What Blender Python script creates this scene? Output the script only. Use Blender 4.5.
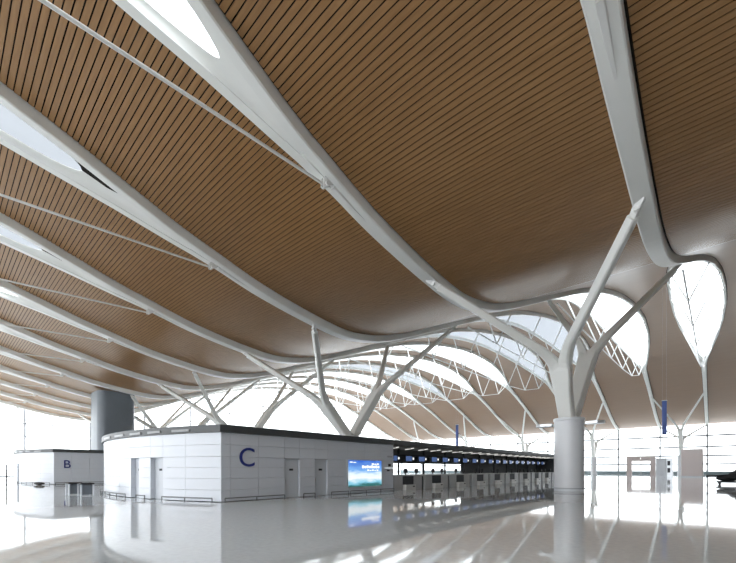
import bpy, math, random
from mathutils import Vector, Matrix

random.seed(7)
for o in list(bpy.data.objects):
    bpy.data.objects.remove(o)
SC = bpy.context.scene
COL = SC.collection

# ------------------------------------------------------------------ camera
EYE = 1.707
HEAD = math.radians(41.926)
FPX = 390.5
cam_d = bpy.data.cameras.new('camera')
cam = bpy.data.objects.new('camera', cam_d)
COL.objects.link(cam)
cam.location = (0, 0, EYE)
cam.rotation_euler = (math.radians(90), 0, HEAD)
cam_d.sensor_width = 36.0
cam_d.lens = FPX / 736 * 36
cam_d.shift_y = (469.2 - 281.5) / 736
cam_d.clip_end = 3000
SC.camera = cam

# ------------------------------------------------------------------ light
world = bpy.data.worlds.new('world')
SC.world = world
world.use_nodes = True
wn = world.node_tree.nodes
bg = wn['Background']
bg.inputs['Color'].default_value = (0.93, 0.965, 1.0, 1)
bg.inputs['Strength'].default_value = 3.0
vs = SC.view_settings
vs.view_transform = 'Standard'
vs.look = 'None'
vs.gamma = 1.0
vs.use_curve_mapping = False
vs.exposure = 0.78

# ------------------------------------------------------------------ layout
SP = 12.2                       # distance between roof beams
X0 = -2.764                     # first beam
NB = 11
def bx(i): return X0 - i * SP
XEND = bx(10) - 1.0
XRIGHT = 24.0
YBACK = -46.0
YFAR = 168.0
COLY = 33.8
COL2Y = 158.0

PROF = [(-60, 21.0), (-46, 22.2), (-30, 24.2), (-20, 23.9), (-10, 22.3), (-3, 20.7), (2.3, 19.35), (4.7, 18.75), (7.6, 18.0), (10.6, 17.2),
        (13.45, 16.55), (17.3, 15.6), (22.9, 14.75), (27, 14.5), (31, 15.1), (35, 16.3), (40, 18.2), (49, 21.8),
        (58, 25.2), (68, 28.2), (80, 30.6), (92, 31.8), (104, 31.8), (116, 30.6), (127, 28.2), (137, 25.0),
        (146, 21.6), (154, 18.6), (161, 16.7), (167, 15.9), (176, 15.8)]
def _tang(k):
    if k == 0: a, b = PROF[0], PROF[1]
    elif k == len(PROF) - 1: a, b = PROF[-2], PROF[-1]
    else: a, b = PROF[k-1], PROF[k+1]
    return (b[1]-a[1]) / (b[0]-a[0])
def roof(y):                    # underside of the beams
    y = max(PROF[0][0], min(PROF[-1][0], y))
    for k in range(len(PROF)-1):
        if y <= PROF[k+1][0]:
            (ya, za), (yb, zb) = PROF[k], PROF[k+1]
            h = yb - ya; t = (y - ya) / h
            m0, m1 = _tang(k)*h, _tang(k+1)*h
            return ((2*t**3-3*t*t+1)*za + (t**3-2*t*t+t)*m0 + (-2*t**3+3*t*t)*zb + (t**3-t*t)*m1)
CEIL = 0.62                     # ceiling above the beam underside
def smooth(t):
    t = max(0, min(1, t)); return t*t*(3-2*t)
def lin(pts, v):
    if v <= pts[0][0]: return pts[0][1]
    for (a, b), (c, d) in zip(pts, pts[1:]):
        if v <= c: return b + (d-b)*smooth((v-a)/(c-a)) if False else b + (d-b)*(v-a)/(c-a)
    return pts[-1][1]
HW = [(-46, .5), (-28, .5), (-25, .9), (-20, 2.1), (-14, 2.7), (-9, 2.95), (-4, 2.65), (0, 2.15), (2.3, 1.82), (5, 1.5), (7.5, 1.1),
      (10, .78), (12, .58), (14.5, .47), (20, .43), (48, .43), (50, .5), (53, .95), (58, 1.55), (66, 2.4), (75, 3.1), (86, 3.65), (96, 3.85), (106, 3.5), (114, 2.75), (121, 1.7),
      (126, .75), (129, .5), (135, .42), (170, .36)]
def hw(y): return lin(HW, y)
RIBW = [(-46, .5), (14, .5), (40, .5), (50, .45), (54, .34), (122, .34), (128, .45), (170, .36)]
def gap(y): return max(0.0, hw(y) - lin(RIBW, y))

# ------------------------------------------------------------------ materials
def mat(name, col, rough=.5, metal=0.0, spec=.5, emit=None, es=0.0):
    m = bpy.data.materials.new(name); m.use_nodes = True
    b = m.node_tree.nodes['Principled BSDF']
    b.inputs['Base Color'].default_value = (*col, 1)
    b.inputs['Roughness'].default_value = rough
    b.inputs['Metallic'].default_value = metal
    b.inputs['Specular IOR Level'].default_value = spec
    if emit:
        b.inputs['Emission Color'].default_value = (*emit, 1)
        b.inputs['Emission Strength'].default_value = es
    return m
def noisy(m, c1, c2, scale=(1, 1, 1), nscale=4.0, detail=6, bump=0.0):
    nt = m.node_tree; b = nt.nodes['Principled BSDF']
    g = nt.nodes.new('ShaderNodeNewGeometry')
    mp = nt.nodes.new('ShaderNodeMapping'); mp.inputs['Scale'].default_value = scale
    n = nt.nodes.new('ShaderNodeTexNoise'); n.inputs['Scale'].default_value = nscale; n.inputs['Detail'].default_value = detail
    r = nt.nodes.new('ShaderNodeValToRGB')
    r.color_ramp.elements[0].position = .3; r.color_ramp.elements[1].position = .7
    r.color_ramp.elements[0].color = (*c1, 1); r.color_ramp.elements[1].color = (*c2, 1)
    L = nt.links.new
    L(g.outputs['Position'], mp.inputs['Vector']); L(mp.outputs[0], n.inputs['Vector'])
    L(n.outputs['Fac'], r.inputs['Fac']); L(r.outputs['Color'], b.inputs['Base Color'])
    if bump:
        bp = nt.nodes.new('ShaderNodeBump'); bp.inputs['Strength'].default_value = bump; bp.inputs['Distance'].default_value = .01
        L(n.outputs['Fac'], bp.inputs['Height']); L(bp.outputs[0], b.inputs['Normal'])
    return m

M = {}
M['steel'] = noisy(mat('white_steel', (.74, .77, .75), .38), (.865, .88, .855), (.90, .91, .885), nscale=.6)
M['rod'] = mat('rod_paint', (.86, .865, .85), .35)
M['wood'] = noisy(mat('wood_plank', (.4, .22, .11), .36, spec=.5), (.29, .156, .062), (.37, .205, .086), (.25, 3.0, 3.0), 3.0)
M['wood_far'] = noisy(mat('wood_far', (.38, .22, .12), .40, spec=.5), (.27, .165, .10), (.30, .185, .112), (.1, 1.5, 1.5), 2.0)
M['void'] = mat('ceiling_void', (.012, .008, .005), .9)
M['floor'] = noisy(mat('polished_granite', (.45, .45, .44), .045, spec=.9), (.61, .645, .66), (.68, .715, .73), nscale=7.0, detail=8)
M['floor'].node_tree.nodes['Principled BSDF'].inputs['IOR'].default_value = 1.75
M['apron'] = noisy(mat('apron_concrete', (.5, .5, .49), .8), (.46, .46, .45), (.54, .54, .53), nscale=.2)
M['panel'] = noisy(mat('white_panel', (.78, .80, .83), .28), (.60, .63, .68), (.625, .655, .705), nscale=.7)
M['core'] = mat('joint_grey', (.48, .49, .51), .8)
M['door'] = mat('door_paint', (.54, .57, .61), .35)
M['frame'] = mat('alu_frame', (.42, .44, .47), .35, .4)
M['fascia'] = mat('fascia_dark', (.055, .06, .062), .45)
M['fascia_under'] = mat('canopy_soffit', (.16, .15, .14), .6)
M['slot'] = mat('slot_grey', (.26, .27, .28), .35)
M['blue'] = mat('navy_letter', (.012, .025, .19), .4)
M['pedestal'] = noisy(mat('pedestal_clad', (.62, .64, .67), .33), (.68, .70, .73), (.72, .74, .77), nscale=.5)
M['slate'] = noisy(mat('slate_clad', (.16, .185, .215), .4), (.15, .175, .205), (.175, .20, .23), nscale=.4)
M['dark'] = mat('dark_metal', (.018, .02, .024), .55)
M['black'] = mat('black_fabric', (.010, .010, .011), .7)
M['counter'] = noisy(mat('counter_grey', (.5, .5, .5), .35), (.40, .405, .41), (.44, .445, .45), nscale=1.0)
M['top'] = mat('counter_top', (.55, .55, .54), .25)
M['scale'] = mat('scale_casing', (.62, .61, .59), .35)
M['silver'] = mat('brushed_metal', (.6, .6, .59), .3, .8)
M['belt'] = mat('belt_rubber', (.03, .03, .033), .6)
M['bluescreen'] = mat('screen_blue', (.02, .04, .12), .2, emit=(.05, .085, .19), es=.8)
M['whitelamp'] = mat('screen_white', (.8, .8, .8), .3, emit=(1, 1, 1), es=.6)
M['tube'] = mat('light_tube', (.8, .8, .78), .4, emit=(1, .98, .92), es=.4)
M['banner'] = mat('banner_blue', (.07, .12, .36), .5)
M['pink'] = mat('pinkish_clad', (.50, .43, .41), .5)
M['stain'] = mat('satin_steel', (.60, .62, .64), .3, .6)
M['blocker'] = mat('blocker_dark', (.13, .12, .11), .7)  # dark tone of the added light-blocking wall
M['mullion'] = mat('mullion_grey', (.17, .18, .19), .5)
M['partition'] = mat('partition_dark', (.11, .115, .12), .5)
M['curb'] = mat('curb_bluegrey', (.22, .28, .30), .5)

def glass_mat(name, tint, gloss=.08, diff=0.0):
    m = bpy.data.materials.new(name); m.use_nodes = True
    nt = m.node_tree; nt.nodes.clear(); L = nt.links.new
    o = nt.nodes.new('ShaderNodeOutputMaterial')
    t = nt.nodes.new('ShaderNodeBsdfTransparent'); t.inputs['Color'].default_value = (*tint, 1)
    g = nt.nodes.new('ShaderNodeBsdfGlossy'); g.inputs['Roughness'].default_value = .03
    mx = nt.nodes.new('ShaderNodeMixShader'); mx.inputs['Fac'].default_value = gloss
    L(t.outputs[0], mx.inputs[1]); L(g.outputs[0], mx.inputs[2])
    last = mx
    if diff:
        d = nt.nodes.new('ShaderNodeBsdfTranslucent'); d.inputs['Color'].default_value = (.85, .87, .88, 1)
        m2 = nt.nodes.new('ShaderNodeMixShader'); m2.inputs['Fac'].default_value = diff
        L(mx.outputs[0], m2.inputs[1]); L(d.outputs[0], m2.inputs[2]); last = m2
    L(last.outputs[0], o.inputs['Surface'])
    return m
M['glass'] = glass_mat('clear_glass', (.95, .97, .97), .05)
M['skyglass'] = glass_mat('skylight_glass', (.90, .93, .94), .06, .25)
def greyglass_mat():
    m = mat('skylight_grey', (.62, .65, .68), .6); nt = m.node_tree; b = nt.nodes['Principled BSDF']
    t = nt.nodes.new('ShaderNodeBsdfTranslucent'); t.inputs['Color'].default_value = (.125, .132, .142, 1)
    mx = nt.nodes.new('ShaderNodeAddShader')
    d = nt.nodes.new('ShaderNodeBsdfDiffuse'); d.inputs['Color'].default_value = (.25, .26, .27, 1)
    nt.links.new(t.outputs[0], mx.inputs[0]); nt.links.new(d.outputs[0], mx.inputs[1])
    nt.links.new(mx.outputs[0], nt.nodes['Material Output'].inputs['Surface'])
    return m
M['greyglass'] = greyglass_mat()  # greyer, less clear variant of the skylight glass on some beams

def ad_material():
    m = bpy.data.materials.new('advert_print'); m.use_nodes = True
    nt = m.node_tree; L = nt.links.new; b = nt.nodes['Principled BSDF']
    tc = nt.nodes.new('ShaderNodeTexCoord'); sp = nt.nodes.new('ShaderNodeSeparateXYZ')
    L(tc.outputs['Generated'], sp.inputs[0])
    n = nt.nodes.new('ShaderNodeTexNoise'); n.inputs['Scale'].default_value = 3.2; n.inputs['Detail'].default_value = 5
    mp = nt.nodes.new('ShaderNodeMapping'); mp.inputs['Scale'].default_value = (1, 1.0, 2.0)
    L(tc.outputs['Generated'], mp.inputs[0]); L(mp.outputs[0], n.inputs['Vector'])
    ad = nt.nodes.new('ShaderNodeMath'); ad.operation = 'MULTIPLY_ADD'; ad.inputs[1].default_value = .45
    L(n.outputs['Fac'], ad.inputs[0]); L(sp.outputs['Z'], ad.inputs[2])
    r = nt.nodes.new('ShaderNodeValToRGB'); cr = r.color_ramp
    cr.elements[0].position = .0; cr.elements[0].color = (.02, .10, .08, 1)
    cr.elements[1].position = 1.0; cr.elements[1].color = (.04, .15, .62, 1)
    for p, c in ((.24, (.03, .16, .16, 1)), (.33, (.25, .62, .80, 1)), (.47, (.95, .98, 1, 1)), (.60, (.75, .90, 1, 1)), (.72, (.20, .45, .88, 1))):
        e = cr.elements.new(p); e.color = c
    mr = nt.nodes.new('ShaderNodeMath'); mr.operation = 'MULTIPLY'; mr.inputs[1].default_value = .83
    L(ad.outputs[0], mr.inputs[0]); L(mr.outputs[0], r.inputs['Fac'])
    b.inputs['Base Color'].default_value = (.02, .02, .02, 1); b.inputs['Roughness'].default_value = .15
    L(r.outputs['Color'], b.inputs['Emission Color']); b.inputs['Emission Strength'].default_value = .62
    return m
M['advert'] = ad_material()

# ------------------------------------------------------------------ mesh helpers
class MB:
    def __init__(s): s.v = []; s.f = []
    def add(s, vs, fs):
        n = len(s.v); s.v += [tuple(v) for v in vs]; s.f += [tuple(n+i for i in f) for f in fs]; return s
    def box(s, a, b):
        x0, y0, z0 = a; x1, y1, z1 = b
        return s.add([(x0,y0,z0),(x1,y0,z0),(x1,y1,z0),(x0,y1,z0),(x0,y0,z1),(x1,y0,z1),(x1,y1,z1),(x0,y1,z1)],
                     [(3,2,1,0),(4,5,6,7),(0,1,5,4),(1,2,6,5),(2,3,7,6),(3,0,4,7)])
    def bbox(s, a, b, c=.02):          # box with bevelled vertical and top edges
        x0, y0, z0 = a; x1, y1, z1 = b
        def ring(i, z): return [(x0+i+c*0,y0+i,z),(x1-i,y0+i,z),(x1-i,y1-i,z),(x0+i,y1-i,z)]
        def oct_(i, z):
            k = c
            return [(x0+i+k,y0+i,z),(x1-i-k,y0+i,z),(x1-i,y0+i+k,z),(x1-i,y1-i-k,z),(x1-i-k,y1-i,z),(x0+i+k,y1-i,z),(x0+i,y1-i-k,z),(x0+i,y0+i+k,z)]
        return s.rings([oct_(0, z0), oct_(0, z1-c), oct_(c, z1)])
    def rings(s, rs, caps=True, closed=False):
        n = len(rs[0]); vs = [p for r in rs for p in r]; fs = []
        m = len(rs)
        for k in range(m if closed else m-1):
            a, b = k*n, ((k+1) % m)*n
            for i in range(n):
                j = (i+1) % n
                fs.append((a+i, a+j, b+j, b+i))
        if caps and not closed:
            fs.append(tuple(range(n-1, -1, -1))); fs.append(tuple((m-1)*n+i for i in range(n)))
        return s.add(vs, fs)
    def tube(s, pts, r, n=8):
        pts = [Vector(p) for p in pts]; rs = []
        for k, p in enumerate(pts):
            d = (pts[min(k+1, len(pts)-1)] - pts[max(k-1, 0)]).normalized()
            u = d.cross(Vector((0, 0, 1)))
            if u.length < 1e-3: u = Vector((1, 0, 0))
            u.normalize(); w = u.cross(d)
            rr = r[k] if isinstance(r, (list, tuple)) else r
            rs.append([p + (u*math.cos(2*math.pi*i/n) + w*math.sin(2*math.pi*i/n))*rr for i in range(n)])
        return s.rings(rs)
    def sweep(s, pts, sizes, side=Vector((1, 0, 0)), ch=.22):   # chamfered box section along a path
        pts = [Vector(p) for p in pts]; rs = []
        for k, p in enumerate(pts):
            d = (pts[min(k+1, len(pts)-1)] - pts[max(k-1, 0)]).normalized()
            w = d.cross(side).normalized(); u = w.cross(d).normalized()
            a, b = sizes[k][0]/2, sizes[k][1]/2
            c = ch*min(a, b)
            q = [(a-c, -b), (a, -b+c), (a, b-c), (a-c, b), (-a+c, b), (-a, b-c), (-a, -b+c), (-a+c, -b)]
            rs.append([p + u*x + w*y for x, y in q])
        return s.rings(rs)
    def lathe(s, c, prof, n=32):
        rs = [[(c[0]+r*math.cos(2*math.pi*i/n), c[1]+r*math.sin(2*math.pi*i/n), c[2]+z) for i in range(n)] for r, z in prof]
        return s.rings(rs)
    def ring(s, c, R, r, n=40, m=6):
        rs = []
        for i in range(n):
            a = 2*math.pi*i/n
            rs.append([(c[0]+(R+r*math.cos(2*math.pi*j/m))*math.cos(a), c[1]+(R+r*math.cos(2*math.pi*j/m))*math.sin(a), c[2]+r*math.sin(2*math.pi*j/m)) for j in range(m)])
        return s.rings(rs, closed=True)
    def prism(s, poly, z0, z1):
        n = len(poly)
        return s.rings([[(x, y, z0) for x, y in poly], [(x, y, z1) for x, y in poly]])
    def mesh(s, name, m, smooth=False):
        me = bpy.data.meshes.new(name); me.from_pydata(s.v, [], s.f); me.update()
        me.materials.append(m)
        if smooth:
            for p in me.polygons: p.use_smooth = True
            try: me.set_sharp_from_angle(angle=math.radians(35))
            except Exception: pass
        return me
    def build(s, name, m, parent=None, smooth=False, recalc=True):
        me = s.mesh(name, m, smooth)
        if recalc:
            import bmesh
            b = bmesh.new(); b.from_mesh(me); bmesh.ops.recalc_face_normals(b, faces=b.faces); b.to_mesh(me); b.free()
        o = bpy.data.objects.new(name, me); COL.objects.link(o)
        if parent is not None:
            o.parent = parent
            o.matrix_parent_inverse = Matrix.Translation(parent.location).inverted() if parent.type == 'EMPTY' else Matrix()
        return o
def thing(name, loc, label, cat, group=None):
    o = bpy.data.objects.new(name, None); COL.objects.link(o); o.location = loc
    o.empty_display_size = .3
    o['label'] = label; o['category'] = cat
    if group: o['group'] = group
    return o
def tag(o, label, cat, group=None):
    o['label'] = label; o['category'] = cat
    if group: o['group'] = group
    return o
def struct(o, label=None, cat=None):
    o['kind'] = 'structure'
    if label: o['label'] = label
    if cat: o['category'] = cat
    return o

# ------------------------------------------------------------------ setting: ground, floor
struct(MB().box((-900, -700, -.6), (700, 1200, -.4)).build('apron_ground', M['apron']), 'pale concrete apron outside the glass walls', 'ground')
struct(MB().box((XEND-.5, YBACK, -.35), (XRIGHT, YFAR+.5, 0)).build('floor', M['floor']), 'polished pale grey granite floor mirroring the hall', 'floor')
struct(MB().box((XRIGHT, YBACK, 0), (XRIGHT+.4, YFAR, 34)).build('light_blocker_right', M['blocker']), 'dark wall added out of view on the right to hold back light', 'wall')  # added unseen wall, cuts the light reaching the right side

# ------------------------------------------------------------------ ceiling
ceil_b = MB()
def ysteps(a, b, d):
    n = max(1, int(round((b-a)/d))); return [a+(b-a)*k/n for k in range(n+1)]
BAYS = [(-1, 0)] + [(i, i+1) for i in range(NB-1)]
def bay_x(bay, y, inset=None):
    i, j = bay
    if inset is None: inset = -.10
    xr = XRIGHT if i < 0 else bx(i) - hw(y) + inset
    xl = bx(j) + hw(y) - inset
    return xl, xr
for bay in BAYS:
    ys = ysteps(YBACK, 168.6, 1.0)
    vs, fs = [], []
    for y in ys:
        xl, xr = bay_x(bay, y, .25); z = roof(y) + CEIL + .10
        vs += [(xl, y, z), (xr, y, z)]
    for k in range(len(ys)-1):
        fs.append((2*k, 2*k+1, 2*k+3, 2*k+2))
    ceil_b.add(vs, fs)
ceiling = struct(ceil_b.build('ceiling', M['void'], recalc=False), 'wave-shaped brown slatted ceiling between the white beams', 'ceiling')

# planks: step along the profile
PITCH = .27
stations = []
y = -7.0
def nexty(y, ds):
    s = (roof(y+.05) - roof(y-.05)) / .1
    return y + ds / math.sqrt(1+s*s)
yy = YBACK + .2
while yy < 39.2:
    s = (roof(yy+.05) - roof(yy-.05)) / .1
    stations.append((yy, roof(yy) + CEIL, math.atan(s)))
    yy = nexty(yy, PITCH)
ca, sa = math.cos(HEAD), math.sin(HEAD)
def project(x, y, z):
    r = x*ca + y*sa; t = -x*sa + y*ca
    if t < .5: return None
    return 368 + FPX*r/t, 469.2 - FPX*(z-EYE)/t, t
cands = []
for bi, bay in enumerate(BAYS):
    for si, (y, z, a) in enumerate(stations):
        xl, xr = bay_x(bay, y)
        best = 0
        for k in range(9):
            p = project(xl + (min(xr, 12)-xl)*k/8, y, z)
            if p and 0 <= p[0] <= 736 and 0 <= p[1] <= 563:
                best = max(best, (1 + 0*k) / p[2] * 1.0)
        cands.append((best, bi, si))
cands.sort(reverse=True)
chosen = {(b, s) for q, b, s in cands[:300] if q > 0}
plank_mesh = MB().box((-.5, -.110, 0), (.5, .110, .035)).mesh('plank', M['wood'])
rest = MB()
for bi, bay in enumerate(BAYS):
    for si, (y, z, a) in enumerate(stations):
        xl, xr = bay_x(bay, y)
        if (bi, si) in chosen:
            o = bpy.data.objects.new('plank', plank_mesh); COL.objects.link(o)
            o.parent = ceiling
            o.location = ((xl+xr)/2, y, z); o.scale = (xr-xl, 1, 1); o.rotation_euler = (a, 0, 0)
        else:
            c, s = math.cos(a), math.sin(a)
            q = [(-.110, 0), (.110, 0), (.110, .035), (-.110, .035)]
            vs = [(x, y + u*c - w*s, z + u*s + w*c) for x in (xl, xr) for u, w in q]
            rest.add(vs, [(0,1,5,4), (1,2,6,5), (3,0,4,7)])
o = rest.build('plank_field', M['wood'], ceiling, recalc=False); o['kind'] = 'stuff'
# far wave: boards too fine to tell apart
far = MB()
for bay in BAYS:
    ys = ysteps(39.25, 168.5, .8)
    vs, fs = [], []
    for y in ys:
        xl, xr = bay_x(bay, y); z = roof(y) + CEIL
        vs += [(xl, y, z), (xr, y, z)]
    for k in range(len(ys)-1): fs.append((2*k, 2*k+1, 2*k+3, 2*k+2))
    far.add(vs, fs)
far.build('board_lining', M['wood_far'], ceiling, smooth=True, recalc=False)
for bay in BAYS:                       # pale strip painted as the highlight line where the slats end
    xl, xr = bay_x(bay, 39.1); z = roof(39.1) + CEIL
    MB().add([(xl, 39.0, z-.05), (xr, 39.0, z-.05), (xr, 39.16, z+.0), (xl, 39.16, z+.0)], [(0, 1, 2, 3)]).build('highlight_strip', M['steel'], ceiling, recalc=False)

# ------------------------------------------------------------------ roof beams
ORD = ['first', 'second', 'third', 'fourth', 'fifth', 'sixth', 'seventh', 'eighth', 'ninth', 'tenth', 'eleventh']
BEAM_LABEL = ['white curved roof beam furthest right, a whole leaf-shaped skylight at its far end',
  'white curved roof beam sweeping from the blown-out oval skylight at the top to the big forked column']
for k in range(2, NB-1):
    BEAM_LABEL.append('%s white curved roof beam counted leftwards from the right edge' % ORD[k])
BEAM_LABEL.append('last white curved roof beam, lowest in the picture, over the left glass wall')
ysr = sorted(set([round(v, 2) for v in ysteps(YBACK, -12, 2.0) + ysteps(-12, 60, .75) + ysteps(60, 168.4, 1.5)]))

def strip_mesh(mb, rows):
    n = len(rows[0]); vs = [p for r in rows for p in r]; fs = []
    for k in range(len(rows)-1):
        for i in range(n-1): fs.append((k*n+i, k*n+i+1, (k+1)*n+i+1, (k+1)*n+i))
    mb.add(vs, fs)

LEAVES = [(-26.5, 11.9, .30, .20, -23.0, 7.7), (-26.5, 11.9, .30, .20, -23.0, 5.7), (50.2, 128.6, .50, .10, 51.8, 125.2)]   # y0, y1, recess, glass margin, glass y0, y1
def leafdata(lf):
    y0, y1, rec, mar, g0, g1 = lf
    ys = sorted(set(round(v, 3) for v in ysteps(y0, y1, .5) + ysteps(g0, g0+2.2, .12) + ysteps(g1-2.2, g1, .12)))
    out = []
    for y in ys:
        g = gap(y)
        e = min((y-y0), (y1-y)) / 6.0
        h = rec * smooth(min(1, e)) + .06
        if g0 <= y <= g1 + 1e-6:
            d = min(y-g0, g1-y)
            gw = max(0, min(g - mar, math.sqrt(max(0, 1-(1-min(1, d/2.2))**2)) * (g - mar)))
        else: gw = 0
        out.append((y, g, gw, h))
    return out

def make_beam_meshes(variant):
    res = []
    for sgn in (-1, 1):
        rows = []
        for y in ysr:
            z = roof(y); a = hw(y)*sgn; b = gap(y)*sgn
            dep = .95 if y < 50 else lin([(50, .95), (56, .7), (128, .6), (170, .55)], y)
            c = .06*sgn
            rows.append([(b, y, z), (a-c, y, z), (a, y, z+.06), (a, y, z+dep), (b, y, z+dep), (b, y, z)][:5])
        mb = MB(); mb.rings(rows)
        res.append(('rib', mb.mesh('rib', M['steel'])))
    for li, lf in enumerate(LEAVES):
        if li == 1 - variant: continue
        D = leafdata(lf)
        for sgn in (-1, 1):
            rows = []; shade_rows = []
            for y, g, gw, h in D:
                z = roof(y)
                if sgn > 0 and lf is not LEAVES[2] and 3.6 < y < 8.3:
                    w = max(gw, -g*.9, g - 1.7*smooth(min(1, (8.4-y)/3.0))); shade_rows.append([(w, y, z+h-.015), (g, y, z+h-.015)])
                flat = sgn > 0 and lf is not LEAVES[2]
                rows.append([(g*sgn, y, z+h), ((g*.75+gw*.25), y, z+h), ((g*.4+gw*.6), y, z+h), (gw, y, z+h)] if flat else [(g*sgn, y, z+.06), ((g*.75+gw*.25)*sgn, y, z+.06+(h-.06)*.62), ((g*.4+gw*.6)*sgn, y, z+.06+(h-.06)*.92), (gw*sgn, y, z+h)])
            mb = MB(); strip_mesh(mb, rows)
            res.append(('skylight_lining', mb.mesh('skylight_lining', M['steel'], True)))
            if shade_rows:
                mb = MB(); strip_mesh(mb, shade_rows); res.append(('gap_shade', mb.mesh('gap_shade', M['void'])))  # dark strip painted for the shade in the gap beside the lining
        rows = []
        for y, g, gw, h in D:
            if lf[4] - 1e-6 <= y <= lf[5] + 1e-6: rows.append([(-gw, y, roof(y)+h+.01), (gw, y, roof(y)+h+.01)])
        mb = MB(); strip_mesh(mb, rows)
        res.append(('skylight_glass', mb.mesh('skylight_glass', M['skyglass'])))
    # near tie rod with its bracket
    zt = roof(14.3)
    mb = MB(); mb.tube([(0, 13.4, zt-.12), (0, 2.1, 15.65), (0, -8, 15.2), (0, -20, 15.0), (0, -32, 15.2), (0, -44, 16.4)], .068, 8)
    res.append(('tie_rod', mb.mesh('tie_rod', M['rod'], True)))
    mb = MB()
    for s in (-.13, .09):                 # clevis plates
        mb.add([(s, 13.2, zt-.28), (s+.04, 13.2, zt-.28), (s+.04, 13.9, zt+.1), (s, 13.9, zt+.1), (s, 13.2, zt+.12), (s+.04, 13.2, zt+.12), (s+.04, 13.4, zt+.42), (s, 13.4, zt+.42)],
               [(0,1,2,3), (4,5,6,7), (0,1,5,4), (1,2,6,5), (2,3,7,6), (3,0,4,7)])
    mb.tube([(-.22, 13.4, zt-.1), (.22, 13.4, zt-.1)], .12, 10)
    mb.sweep([(0, 13.9, roof(13.9)-.02), (0, 15, roof(15)-.05), (0, 16.6, roof(16.6)+.04)], [(.26, .3), (.22, .2), (.1, .06)])
    res.append(('tie_bracket', mb.mesh('tie_bracket', M['rod'])))
    # truss below the far skylight
    nodes = [(52, roof(51)-.2)]
    NY = [62, 73.5, 85, 96.5, 108, 119]
    CH = {62: 22.3, 73.5: 22.4, 85: 22.5, 96.5: 22.7, 108: 23.3, 119: 25.4}
    nodes += [(y, CH[y]) for y in NY] + [(124.5, roof(124.5)-.05)]
    mb = MB(); mb.tube([(0, y, z) for y, z in nodes], .10, 6)
    res.append(('truss_chord', mb.mesh('truss_chord', M['rod'], True)))
    for k, y in enumerate(NY):
        for dy in (1.0,):
            yt = min(125, y + dy)
            for s in (-1, 1):
                mb = MB(); mb.tube([(0, y, CH[y]), ((hw(yt)-.2)*s, yt, roof(yt)+.03)], .11, 6)
                res.append(('strut', mb.mesh('strut', M['rod'], True)))
    return res
beam_sets = [make_beam_meshes(0), make_beam_meshes(1)]
import bmesh as _bm
for n_, me in beam_sets[0] + beam_sets[1]:
    if n_ in ('rib', 'tie_rod', 'strut', 'tie_bracket', 'truss_chord'):
        b = _bm.new(); b.from_mesh(me); _bm.ops.recalc_face_normals(b, faces=b.faces); b.to_mesh(me); b.free()
for i in range(NB):
    root = thing('roof_beam', (bx(i), 0, 0), BEAM_LABEL[i], 'beam', 'curved roof beams')
    ng = 0
    for n_, me in beam_sets[0 if i < 2 else 1]:
        if n_ == 'gap_shade' and i < 2: continue
        if n_ == 'skylight_glass':
            ng += 1
            if (ng == 1 and i in (2, 3)) or (ng == 2 and i in (2, 3, 6)):
                me = me.copy(); me.materials[0] = M['greyglass']
        o = bpy.data.objects.new(n_, me); COL.objects.link(o); o.parent = root

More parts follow.
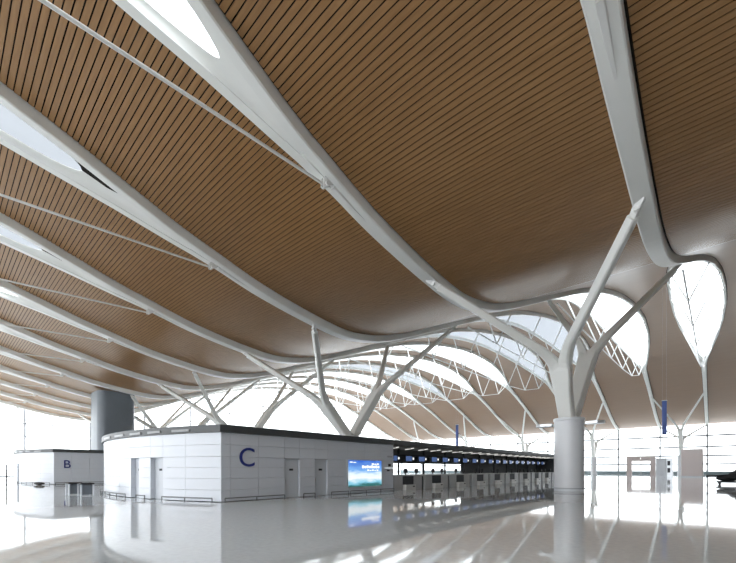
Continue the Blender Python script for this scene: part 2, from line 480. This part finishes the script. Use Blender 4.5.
# ------------------------------------------------------------------ forked columns
def bez(a, b, c, n=7):
    a, b, c = Vector(a), Vector(b), Vector(c)
    return [(1-t)**2*a + 2*t*(1-t)*b + t*t*c for t in [k/(n-1) for k in range(n)]]
def forked(name, cx, cy, ptop, near_split, far_split, near_at, far_at, s, label, group, spread=SP/2, pr=1.08, lamps=True, rings=True):
    root = thing(name, (cx, cy, 0), label, 'column', group)
    P = MB(); P.lathe((cx, cy, 0), [(pr, 0), (pr, ptop-.22), (pr+.05, ptop-.2), (pr+.05, ptop-.04), (pr+.01, ptop)], 40)
    P.build('pedestal', M['pedestal'], root, smooth=True)
    if rings:
        MB().ring((cx, cy, .22), pr+.09, .035).build('guard_ring', M['frame'], root, smooth=True)
    for (sy, sz), (ay, az), off in ((near_split, near_at, -.42), (far_split, far_at, .42)):
        a = Vector((cx, cy + off*s, ptop - .05)); b = Vector((cx, sy, sz))
        d = (b - a).normalized()
        mb = MB(); L_ = (b-a).length
        mb.sweep([a, a + d*L_*.5, b - d*.5*s, b + d*.15*s], [(.86*s, .90*s), (1.0*s, .90*s), (1.25*s, .86*s), (1.32*s, .66*s)])
        mb.build('stem', M['steel'], root)
        for sg in (-1, 1):
            t = Vector((cx + sg*spread, ay, az))
            ctrl = b + d*.25*s + Vector((sg*.3*s, 0, .0))
            start = b - d*.6*s + Vector((sg*.22*s, 0, 0))
            path = bez(start, ctrl, b + (t-b)*.20, 6) + [b + (t-b)*.55, b + (t-b)*.93]
            n = len(path)
            side = Vector((sg*.75, -.2, -.6)) if False else Vector((0, 1, 0))
            szs = [( (.82 - .40*k/(n-1))*s, (.80 - .38*k/(n-1))*s ) for k in range(n)]
            arm = MB(); arm.sweep(path, szs, side=side, ch=.3).build('arm', M['steel'], root)
            pin = MB(); dd = (t-b).normalized()
            for q in (-.11, .07):
                e0 = b + (t-b)*.915 + Vector((0, q*s, 0)); e1 = t + Vector((0, q*s, .12))
                pin.sweep([e0, e1], [(.05*s, .3*s), (.05*s, .34*s)], side=Vector((0, 1, 0)))
            pin.tube([b + (t-b)*.955 + Vector((0, -.2*s, 0)), b + (t-b)*.955 + Vector((0, .2*s, 0))], .1*s, 8)
            pin.build('pin_joint', M['rod'], root)
    if lamps:
        for sg in (-1, 1):
            fl = MB(); fl.tube([(cx+sg*pr, cy, ptop-.5), (cx+sg*(pr+.9), cy, ptop-.45)], .07, 8)
            fl.add([(cx+sg*(pr+x), cy+yy_, ptop-.45+zz) for zz in (-.1, .1) for x, yy_ in ((.15, -.3), (1.0, -.45), (1.4, -.2), (1.4, .2), (1.0, .45), (.15, .3))],
                   [(5,4,3,2,1,0), (6,7,8,9,10,11)] + [(k, (k+1) % 6, 6+(k+1) % 6, 6+k) for k in range(6)])
            fl.build('floodlight', M['stain'], root)
    return root
CL = ['big white forked column on a grey drum in the foreground right',
      'white forked column rising behind the grey wall marked C',
      'white forked column rising over the curved white end of the nearest counter block',
      'white forked column behind the dark grey tower and the white curved wall',
      'faint white forked column nearest the left glass wall']
for k in range(5):
    i = 2*k + .5
    cx = bx(i)
    cyo = COLY
    forked('forked_column', cx, cyo, 5.74, (31.4, 9.75) if k == 0 else (29.6, 9.1), (40.1, 12.2) if k == 0 else (38.8, 11.8), (22.9, roof(22.9)), (48.6, roof(48.6)), 1.15, CL[k], 'forked columns of the near row', lamps=(k < 2))
CL2 = ['slender forked column at the far glass wall beside the pinkish block',
       'slender forked column at the far glass wall just right of the big drum column',
       'slender far forked column left of the big drum column',
       'slender far forked column above the middle of the dark counter canopy',
       'slender far forked column at the far left end of the back row']
for k in range(5):
    forked('forked_column', bx(2*k+.5), COL2Y, 6.0, (155, 14.0), (161.2, 11.4), (141.8, roof(141.8)), (165.6, roof(165.6)), 1.0, CL2[k], 'forked columns of the far row', pr=.95, lamps=False, rings=False)

# ------------------------------------------------------------------ glass walls
def frame_wall(name, label, along, posts, rows, fixed, ztop):
    """along 'x' or 'y'; fixed = the other coordinate"""
    tw_ = .24 if along == 'x' else .13
    def P(u, v, z): return (u, fixed+v, z) if along == 'x' else (fixed+v, u, z)
    sill = MB(); a, b = P(posts[0], -.12, 0), P(posts[-1], .12, .18)
    sill.box([min(p, q) for p, q in zip(a, b)], [max(p, q) for p, q in zip(a, b)])
    root = struct(sill.build(name, M['frame']), label, 'wall')
    for u in posts:
        mb = MB(); mb.tube([P(u, 0, 0), P(u, 0, ztop(u))], .24, 8)
        mb.build('post', M['mullion'] if along == 'x' else M['frame'], root, smooth=True)
    for r in rows:
        for u0, u1 in zip(posts, posts[1:]):
            n = 6; us = [u0+(u1-u0)*k/n for k in range(n+1)]
            us = [u for u in us if ztop(u) > r]
            if len(us) < 2: continue
            mb = MB(); a, b = P(us[0], -.1, r-tw_), P(us[-1], .1, r+tw_)
            mb.box([min(p, q) for p, q in zip(a, b)], [max(p, q) for p, q in zip(a, b)])
            mb.build('transom', M['mullion'] if along == 'x' else M['frame'], root)
    lv = [.18] + rows + [60]
    for u0, u1 in zip(posts, posts[1:]):
        n = 8; us = [u0+(u1-u0)*k/n for k in range(n+1)]
        for z0, z1 in zip(lv, lv[1:]):
            if all(ztop(u) <= z0 for u in us): continue
            mb = MB(); vs = []
            for u in us:
                zt = max(z0, min(z1, ztop(u)))
                vs += [P(u, .0, z0), P(u, .0, zt)]
            mb.add(vs, [(2*k, 2*k+2, 2*k+3, 2*k+1) for k in range(n)])
            mb.build('pane', M['glass'], root, recalc=False)
    return root
posts_x = [XEND] + [bx(i) for i in range(NB-1, -1, -1)][0:] + [bx(-1), bx(-2), XRIGHT]
posts_x = sorted(set(posts_x))
frame_wall('wall_far', 'overexposed glass curtain wall with thin transoms at the far end', 'x', posts_x, [3.4, 6.1, 9.0, 12.6], 166.6, lambda u: 16.3)
MB().box((XEND, 165.9, 0), (XRIGHT, 166.2, 1.0)).build('parapet', M['curb'], bpy.data.objects['wall_far'])
posts_y = [14.9 + 13.35*k for k in range(-4, 12)]
posts_y = [YBACK] + [v for v in posts_y if v > YBACK+2 and v < 163] + [166.6]
frame_wall('wall_left', 'overexposed glass end wall behind the far left counters', 'y', posts_y, [3.2, 6.4, 9.6, 12.8, 17, 21, 25, 29], XEND, lambda u: roof(u)+.3)

# ------------------------------------------------------------------ counter islands
def text_mesh(ch, size, m):
    cu = bpy.data.curves.new('letter', 'FONT'); cu.body = ch; cu.size = size; cu.extrude = .03; cu.align_x = 'LEFT'
    tmp = bpy.data.objects.new('letter_tmp', cu); COL.objects.link(tmp)
    bpy.context.view_layer.update()
    me = bpy.data.meshes.new_from_object(tmp.evaluated_get(bpy.context.evaluated_depsgraph_get()))
    bpy.data.objects.remove(tmp); bpy.data.curves.remove(cu)
    me.materials.clear(); me.materials.append(m); me.name = 'letter'
    return me
WALLH = 3.62; FASC = 4.0
def island(letter, ox, oy, ylen, label, doors_end, face_cols, face_doors, letter_spec, rails_end, rails_face, canopy):
    XR = -19.05 + ox; CX = -28.5 + ox; XL = 2*CX - XR
    YC = 9.9 + oy; R = 22.1; CYa = YC - 2.12 + R
    def arc(x, off=0.0):               # point on the curved end, off = outward
        dx = x - CX; a = math.asin(max(-1, min(1, dx / R)))
        return (CX + (R+off)*math.sin(a), CYa - (R+off)*math.cos(a))
    root = thing('check_in_island', (CX, YC+5, 0), label, 'counter block', 'check-in islands')
    YE = YC + ylen
    # core behind the cladding and doors
    def outline(off, n=28):
        pts = [arc(XR + (XL-XR)*k/n, off) for k in range(n+1)]
        pts[0] = (XR + off, pts[0][1] - 0*off); pts[-1] = (XL - off, pts[-1][1])
        return pts + [(XL - off, YE + min(off, 0)), (XR + off, YE + min(off, 0))]
    MB().prism(outline(-.50), 0, WALLH).build('core', M['core'], root)
    rows = [0.03, .62, 1.22, 1.80, 2.36, 2.99, WALLH]
    J = .006
    # curved end
    cols = sorted(set([XR, XL] + [v+ox for v in (-21.2, -27.9, -29.7, -31.5, -33.3, -35.1, -36.6)] + [d for pr in doors_end for d in pr]), reverse=True)
    for xa, xb in zip(cols, cols[1:]):
        isdoor = any(abs(xa-d[0]) < .01 for d in doors_end)
        for r0, r1 in zip(rows, rows[1:]):
            if isdoor and r0 < 2.3: continue
            n = 4; rs = []
            xs = [xa - J + (xb + J - xa + J)*k/n for k in range(n+1)]
            for x in xs:
                o_, i_ = arc(x), arc(x, -.49)
                rs.append([(*o_, r0+J), (*i_, r0+J), (*i_, r1-J), (*o_, r1-J)])
            MB().rings(rs).build('wall_panel', M['panel'], root)
        if isdoor:
            rs = []
            for x in (xa-.01, (xa+xb)/2, xb+.01):
                o_, i_ = arc(x, -.26), arc(x, -.49)
                rs.append([(*o_, .02), (*i_, .02), (*i_, 2.34), (*o_, 2.34)])
            dr = MB().rings(rs).build('door', M['door'], root)
            p, q = arc(xa*.35+xb*.65, -.235), arc(xa*.65+xb*.35, -.215)
            pl = MB(); xm0, xm1 = xa*.6+xb*.4, xa*.4+xb*.6
            a1, a2, b1, b2 = arc(xm0, -.26), arc(xm0, -.24), arc(xm1, -.26), arc(xm1, -.24)
            pl.rings([[(*a1, 1.62), (*a2, 1.62), (*a2, 1.74), (*a1, 1.74)], [(*b1, 1.62), (*b2, 1.62), (*b2, 1.74), (*b1, 1.74)]]).build('door_plate', M['dark'], dr)
            h = arc(xa - .12, -.22)
            MB().tube([(h[0], h[1], .95), (h[0], h[1], 1.15)], .025, 6).build('door_handle', M['stain'], dr)
    # straight face
    fc = [YC] + [v+oy for v in face_cols] + [YE]
    for ya, yb in zip(fc, fc[1:]):
        isdoor = any(abs(ya-d) < .01 for d in [v+oy for v in face_doors])
        for r0, r1 in zip(rows, rows[1:]):
            if isdoor and r0 < 2.3: continue
            MB().box((XR-.49, ya+J, r0+J), (XR, yb-J, r1-J)).build('wall_panel', M['panel'], root)
        if isdoor:
            dr = MB().box((XR-.49, ya+.01, .02), (XR-.10, yb-.01, 2.34)).build('door', M['door'], root)
            MB().box((XR-.10, (ya+yb)/2-.14, 1.62), (XR-.08, (ya+yb)/2+.14, 1.74)).build('door_plate', M['dark'], dr)
            MB().tube([(XR-.06, ya+.12, .95), (XR-.06, ya+.12, 1.15)], .025, 6).build('door_handle', M['stain'], dr)
            MB().box((XR-.12, ya+.01, 2.30), (XR+.03, yb-.01, 2.37)).build('door_head', M['frame'], dr)
    # roof edge
    cap = outline(.14)
    MB().prism(cap, WALLH, FASC).build('fascia', M['fascia'], root)
    for x0_, x1_ in ((-20.8, -22.0), (-22.9, -24.0), (-24.7, -25.9), (-26.8, -28.2), (-29.2, -31.0)):
        rs = []
        for k in range(5):
            x = x0_ + ox + (x1_-x0_)*k/4
            o_, i_ = arc(x, .19), arc(x, .12)
            rs.append([(*o_, 3.70), (*i_, 3.70), (*i_, 3.82), (*o_, 3.82)])
        MB().rings(rs).build('roof_slot', M['slot'], root)
    # low guard rail
    for x0_, x1_ in rails_end:
        n = 8; pts = [arc(x0_+ox+(x1_-x0_)*k/n, .22) for k in range(n+1)]
        MB().tube([(*p, .21) for p in pts], .035, 6).build('guard_rail', M['mullion'], root)
        m = max(1, int(abs(x1_-x0_)/1.3))
        for k in range(m+1):
            p = arc(x0_+ox+(x1_-x0_)*k/m, .22)
            MB().tube([(*p, 0), (*p, .21)], .03, 6).build('rail_post', M['mullion'], root)
    for y0_, y1_ in rails_face:
        MB().tube([(XR+.22, y0_+oy, .21), (XR+.22, y1_+oy, .21)], .035, 6).build('guard_rail', M['mullion'], root)
        m = max(1, int((y1_-y0_)/1.3))
        for k in range(m+1):
            yk = y0_+oy+(y1_-y0_)*k/m
            MB().tube([(XR+.22, yk, 0), (XR+.22, yk, .21)], .03, 6).build('rail_post', M['mullion'], root)
    # letter
    ch, ly, lz, size = letter_spec
    me = text_mesh(ch, size, M['blue'])
    o = bpy.data.objects.new('letter', me); COL.objects.link(o); o.parent = root
    o.matrix_parent_inverse = Matrix.Translation(root.location).inverted()
    o.rotation_euler = (math.pi/2, 0, math.pi/2); o.location = (XR+.02, ly, lz)
    o['label'] = 'navy blue letter %s on the wall' % ch
    return root, XR
isC, XRC = island('C', 0, 0, 14.3, 'white panelled counter block with curved end, two doors and a blue letter C',
    [(-22.9, -24.0), (-25.2, -26.15)], [10.4, 12.1, 13.84, 14.95, 16.18, 17.24, 19.1, 20.85, 22.6], [13.84, 16.18],
    ('C', 10.86, 1.86, 1.46), [(-19.4, -22.7), (-24.2, -25.1), (-26.4, -33.0)], [(10.0, 13.7), (15.1, 16.0), (17.4, 19.0), (19.2, 24.0)], True)
isB, XRB = island('B', -36.1, -.9, 13.0, 'smaller white panelled counter block with a letter B, far left',
    [(-62.9, -64.0)], [11.5, 13.2, 15.0, 16.2, 18, 20], [15.0],
    ('B', 9.8, 1.84, 1.3), [(-19.4, -26.5), (-28.2, -36.0)], [(10.0, 14.8), (16.4, 21.0)], False)

# small fittings on the wall of C
MB().box((XRC, 23.45, 2.62), (XRC+.03, 24.0, 2.74)).build('wall_plate', M['frame'], isC)
MB().box((XRC, 23.55, 1.92), (XRC+.03, 23.85, 2.12)).build('wall_plate', M['dark'], isC)
MB().box((XRC, 23.4, 1.55), (XRC+.03, 23.7, 1.66)).build('wall_plate', M['dark'], isC)
MB().box((XRC, 23.8, 1.52), (XRC+.03, 23.95, 1.68)).build('wall_plate', M['panel'], isC)
MB().box((XRC, 17.65, 1.45), (XRC+.03, 17.85, 1.68)).build('wall_plate', M['panel'], isC)

# advert screen
scr = thing('advert_screen', (XRC+.1, 20.85, .45), 'glowing blue and white advertising screen on the wall of block C', 'screen')
MB().box((XRC+.003, 19.02, .42), (XRC+.10, 22.68, 2.40)).build('screen_frame', M['stain'], scr)
MB().box((XRC+.101, 19.08, .48), (XRC+.115, 22.62, 2.34)).build('screen_picture', M['advert'], scr)
for y0_, y1_, z0_, z1_ in ((20.45, 22.4, 1.78, 1.98), (21.5, 22.35, 2.03, 2.14), (21.0, 22.3, 1.60, 1.68), (19.2, 19.9, 2.16, 2.24)):
    n = int((y1_-y0_)/.24)
    for k in range(n):                     # illegible print, character by character
        yk = y0_ + (y1_-y0_)*k/n
        MB().box((XRC+.115, yk, z0_), (XRC+.118, yk+(y1_-y0_)/n*.82, z1_ - .03*(k % 2))).build('print', M['whitelamp'], scr)

# canopy over the counters
can = thing('counter_canopy', (-23.3, 44, 0), 'long dark flat canopy over the row of check-in counters', 'canopy')
MB().box((-27.6, 24.25, 3.60), (-18.92, 70.2, 4.0)).build('roof_slab', M['fascia'], can)
MB().box((-27.5, 24.3, 3.54), (-19.1, 70.1, 3.598)).build('soffit', M['fascia_under'], can)
for k in range(20):
    y0_ = 25.2 + k*2.12
    MB().tube([(-19.3, y0_, 3.49), (-21.3, y0_+1.5, 3.49)], .045, 6).build('light_tube', M['tube'], can)
MB().box((-19.95, 24.4, 3.47), (-19.90, 70.0, 3.52)).build('light_rail', M['top'], can)
MB().box((-21.75, 24.3, 2.90), (-21.60, 70.0, 3.06)).build('sign_rail', M['dark'], can)
for k in range(10):
    MB().box((-21.76, 28.3+k*4.05-.06, 0), (-21.60, 28.3+k*4.05+.06, 3.54)).build('canopy_post', M['dark'], can)
MB().box((-23.45, 43, 0), (-23.3, 70.0, 3.53)).build('back_partition', M['partition'], can)
MB().box((-23.29, 69.8, 0), (-19.4, 70.0, 3.53)).build('end_panel', M['partition'], can)
MB().box((-22.3, 24.3, 2.25), (-22.2, 43, 3.53)).build('header_panel', M['partition'], can)
# conveyor hood behind the desks
cv = MB(); cv.bbox((-25.2, 24.4, 0), (-23.6, 69.6, 1.15), .05)
tag(cv.build('baggage_conveyor_hood', M['counter']), 'long low grey conveyor casing behind the check-in desks', 'conveyor')

def counter(y, label):
    c = thing('check_in_counter', (-20, y, 0), label, 'counter', 'check-in counters under the canopy')
    X1 = -19.1
    MB().bbox((X1-1.7, y+.02, 0), (X1, y+1.15, 1.16), .02).build('podium', M['counter'], c)
    MB().bbox((X1-1.7, y+2.75, 0), (X1, y+3.9, 1.16), .02).build('podium', M['counter'], c)
    MB().bbox((X1-1.8, y-.03, 1.162), (X1+.06, y+1.2, 1.24), .015).build('desk_top', M['top'], c)
    MB().bbox((X1-1.8, y+2.7, 1.162), (X1+.06, y+3.95, 1.24), .015).build('desk_top', M['top'], c)
    s = MB(); s.bbox((X1-1.5, y+1.25, 0), (X1+.25, y+2.65, .44), .02); sc = s.build('baggage_scale', M['scale'], c)
    MB().box((X1-1.4, y+1.35, .441), (X1+.2, y+2.55, .455)).build('belt', M['belt'], sc)
    MB().box((X1+.251, y+2.2, .24), (X1+.262, y+2.5, .34)).build('scale_display', M['dark'], sc)
    MB().box((X1-.16, y+1.16, .46), (X1-.06, y+2.74, 1.14)).build('back_flap', M['dark'], c)
    MB().box((X1-.3, y+3.91, .0), (X1-.2, y+4.36, 1.1)).build('gap_filler', M['dark'], c)
    for q in (.35, 3.1):                    # desk monitors
        MB().box((X1-1.25, y+q, 1.24), (X1-1.15, y+q+.08, 1.42)).build('monitor_foot', M['dark'], c)
        MB().bbox((X1-1.22, y+q-.22, 1.40), (X1-1.14, y+q+.30, 1.76), .012).build('monitor', M['dark'], c)
    return c
NUM = ['first', 'second', 'third', 'fourth', 'fifth', 'sixth', 'seventh', 'eighth', 'ninth', 'tenth']
for k in range(10):
    y = 24.35 + 4.37*k
    counter(y, 'grey check-in counter with baggage scale, %s from the wall marked C' % NUM[k])
    for q, dx in ((.35, 0), (2.45, 0)):
        s = thing('overhead_screen', (-21.5, y+q+.6, 2.5),
                  'blue display hung under the canopy, %s of the %s counter from the wall C' % ('left' if q < 1 else 'right', NUM[k]), 'screen', 'overhead counter displays')
        MB().bbox((-21.56, y+q, 2.42), (-21.46, y+q+1.45, 2.96), .01).build('housing', M['dark'], s)
        MB().box((-21.459, y+q+.06, 2.47), (-21.45, y+q+1.02, 2.91)).build('display', M['bluescreen'], s)
        MB().box((-21.459, y+q+1.14, 2.60), (-21.45, y+q+1.34, 2.80)).build('number_light', M['whitelamp'], s)

# ------------------------------------------------------------------ dark grey tower
def rrect(cx, cy, a, b, r, n=6):
    pts = []
    for (sx, sy, a0) in ((1, 1, 0), (-1, 1, 90), (-1, -1, 180), (1, -1, 270)):
        for k in range(n+1):
            t = math.radians(a0 + 90*k/n)
            pts.append((cx+sx*(a-r)+r*math.cos(t), cy+sy*(b-r)+r*math.sin(t)))
    return pts
tw = thing('service_tower', (-81, 21.6, 0), 'tall dark slate-grey tower with rounded corners reaching the ceiling', 'tower')
MB().prism(rrect(-81, 21.6, 2.9, 2.9, 1.3), 0, 15.2).build('shaft', M['slate'], tw, smooth=True)
MB().prism(rrect(-81, 21.6, 2.96, 2.96, 1.3), 0, .35).build('plinth', M['dark'], tw, smooth=True)

# ------------------------------------------------------------------ hanging banners
for (x, y, z0, z1, lab) in ((-6.2, 75, 7.0, 12.2, 'narrow blue banner hanging over the right of the hall'), (-41.7, 75, 6.2, 11.2, 'narrow blue banner seen above the dark counter canopy')):
    b = thing('hanging_banner', (x, y, z0), lab, 'banner', 'hanging banners')
    MB().bbox((x-.30, y-.05, z0), (x+.30, y+.05, z1), .02).build('banner_sheet', M['banner'], b)
    MB().box((x-.34, y-.08, z1), (x+.34, y+.08, z1+.1)).build('banner_bar', M['stain'], b)
    for s in (-.25, .25):
        MB().tube([(x+s, y, z1+.1), (x+s, y, roof(y)+CEIL)], .006, 5).build('hanger', M['stain'], b)

# ------------------------------------------------------------------ far right: vestibule, kiosk, clad block
def at(px, Y):                        # plan position on the sight line at depth Y
    u = (px-368)/FPX; dx, dy = u*ca-sa, u*sa+ca
    return dx*Y/dy
Yv = 140.0
xa, xb = at(627, Yv), at(655.5, Yv)
v = thing('vestibule', ((xa+xb)/2, Yv, 0), 'grey portal frame of an entrance lobby before the far glass wall', 'doorway')
H = 5.6
MB().bbox((xa, Yv-.8, 0), (xa+1.2, Yv+.8, H), .05).build('jamb', M['pink'], v)
MB().bbox((xb-1.2, Yv-.8, 0), (xb, Yv+.8, H), .05).build('jamb', M['pink'], v)
MB().bbox((xa+1.2, Yv-.8, H-1.5), (xb-1.2, Yv+.8, H), .05).build('lintel', M['pink'], v)
MB().box((xa+3.4, Yv-.86, H-1.0), (xb-3.4, Yv-.80, H-.45)).build('sign_plate', M['whitelamp'], v)
MB().box(((xa+xb)/2-.08, Yv-.1, .02), ((xa+xb)/2+.08, Yv+.1, H-1.5)).build('mullion', M['frame'], v)
Yk = 118.0
xa, xb = at(656.5, Yk), at(673, Yk)
k_ = thing('information_kiosk', ((xa+xb)/2, Yk, 0), 'dark grey booth with screens beside the entrance lobby', 'kiosk')
MB().bbox((xa, Yk-1.2, 0), (xa+(xb-xa)*.62, Yk+1.2, 4.2), .05).build('booth', M['core'], k_)
MB().bbox((xa+(xb-xa)*.62+.02, Yk-1.0, 0), (xb, Yk+1.0, 4.3), .05).build('side_cabinet', M['stain'], k_)
for z in (.9, 2.6):
    MB().box((xa+(xb-xa)*.69, Yk-1.05, z), (xb-.45, Yk-1.0, z+1.1)).build('cabinet_screen', M['dark'], k_)
MB().box((xa-.1, Yk-1.3, 4.2), (xb+.1, Yk+1.3, 4.42)).build('booth_roof', M['stain'], k_)
Yp = 110.0
xa, xb = at(681, Yp), at(703, Yp)
p_ = thing('clad_block', ((xa+xb)/2, Yp, 0), 'plain pinkish-grey block standing before the far glass wall', 'block')
MB().bbox((xa, Yp, 0), (xb, Yp+3, 6.1), .08).build('cladding', M['pink'], p_)
MB().box((xa-.03, Yp-.03, 0), (xb+.03, Yp+3.03, .25)).build('plinth', M['core'], p_)

# ------------------------------------------------------------------ black loaded cart, right edge
Yc = 58.0
cxk = at(732, Yc)
c_ = thing('equipment_cart', (cxk, Yc, 0), 'black loaded cart with a bar sticking out, at the right edge', 'cart')
MB().bbox((cxk-1.3, Yc-.6, .22), (cxk+1.6, Yc+.6, .42), .06).build('deck', M['dark'], c_)
for wx in (-1.0, 1.25):
    for wy in (-.45, .45):
        MB().tube([(cxk+wx, Yc+wy-.06, .14), (cxk+wx, Yc+wy+.06, .14)], .14, 12).build('wheel', M['belt'], c_)
def lump(cx, cy, cz, rx, ry, rz, seed):
    rnd = random.Random(seed); mb = MB(); n, m = 12, 8; rs = []
    ph = [rnd.uniform(0, 6.28) for _ in range(4)]
    for j in range(1, m):
        t = math.pi*j/m; r = []
        for i in range(n):
            a = 2*math.pi*i/n
            k = 1 + .14*math.sin(2*a+ph[0]+t) + .08*math.sin(3*a+ph[1]-2*t)
            r.append((cx+rx*k*math.sin(t)*math.cos(a), cy+ry*k*math.sin(t)*math.sin(a), cz-rz*math.cos(t)))
        rs.append(r)
    return mb.rings(rs)
lump(cxk-.3, Yc, .75, 1.0, .5, .36, 1).build('bag', M['black'], c_, smooth=True)
lump(cxk+.6, Yc, 1.0, .9, .55, .60, 2).build('bag', M['black'], c_, smooth=True)
lump(cxk+1.0, Yc, 1.6, .75, .45, .34, 3).build('bag', M['black'], c_, smooth=True)
MB().tube([(cxk+.2, Yc-.2, 1.05), (cxk-1.2, Yc-.25, .98), (cxk-2.0, Yc-.25, .94)], [.11, .10, .09], 8).build('handle_bar', M['black'], c_)
MB().tube([(cxk-2.0, Yc-.5, .94), (cxk-2.0, Yc, .94)], .10, 8).build('grip', M['black'], c_)

# ------------------------------------------------------------------ small things on the left
for x, y, lab in ((-31.55, 6.85, 'dark glass-sided litter bin, left of the pair by the curved wall'), (-30.1, 7.2, 'dark glass-sided litter bin touching the curved wall of block C')):
    x -= .35; y -= .6
    b = thing('litter_bin', (x, y, 0), lab, 'bin', 'litter bins')
    MB().bbox((x-.30, y-.28, .08), (x+.30, y+.28, .72), .03).build('bin_body', M['slate'], b)
    MB().bbox((x-.42, y-.38, .73), (x+.42, y+.38, .82), .02).build('bin_lid', M['dark'], b)
    for sx in (-.38, .38):
        for sy in (-.33, .33):
            MB().box((x+sx-.035, y+sy-.035, 0), (x+sx+.035, y+sy+.035, .73)).build('bin_post', M['panel'], b)
bg_ = lump(-54.0, 7.6, .17, .9, .4, .17, 5)
tag(bg_.build('floor_bag', M['black'], smooth=True), 'small flat black bag on the floor by block B', 'bag')
st = thing('barrier_post', (-57.2, 5.3, 0), 'thin dark barrier post at the left edge with short rails', 'post')
MB().tube([(-57.2, 5.3, 0), (-57.2, 5.3, 2.25)], .06, 8).build('pole', M['dark'], st)
MB().lathe((-57.2, 5.3, 0), [(.3, 0), (.3, .03), (.08, .06)], 16).build('base', M['dark'], st)
for z in (.6, 1.5, 2.05):
    MB().tube([(-58.2, 4.4, z), (-56.5, 5.93, z)], .03, 6).build('crossbar', M['core'], st)
ds = thing('low_desk', (-59.5, 3.2, 0), 'low grey desk cut by the left edge', 'desk')
MB().bbox((-60.6, 2.6, .45), (-58.4, 3.8, 1.0), .03).build('desk_body', M['core'], ds)
for sx in (-60.4, -58.6):
    MB().box((sx-.06, 2.9, 0), (sx+.06, 3.5, .46)).build('leg', M['dark'], ds)
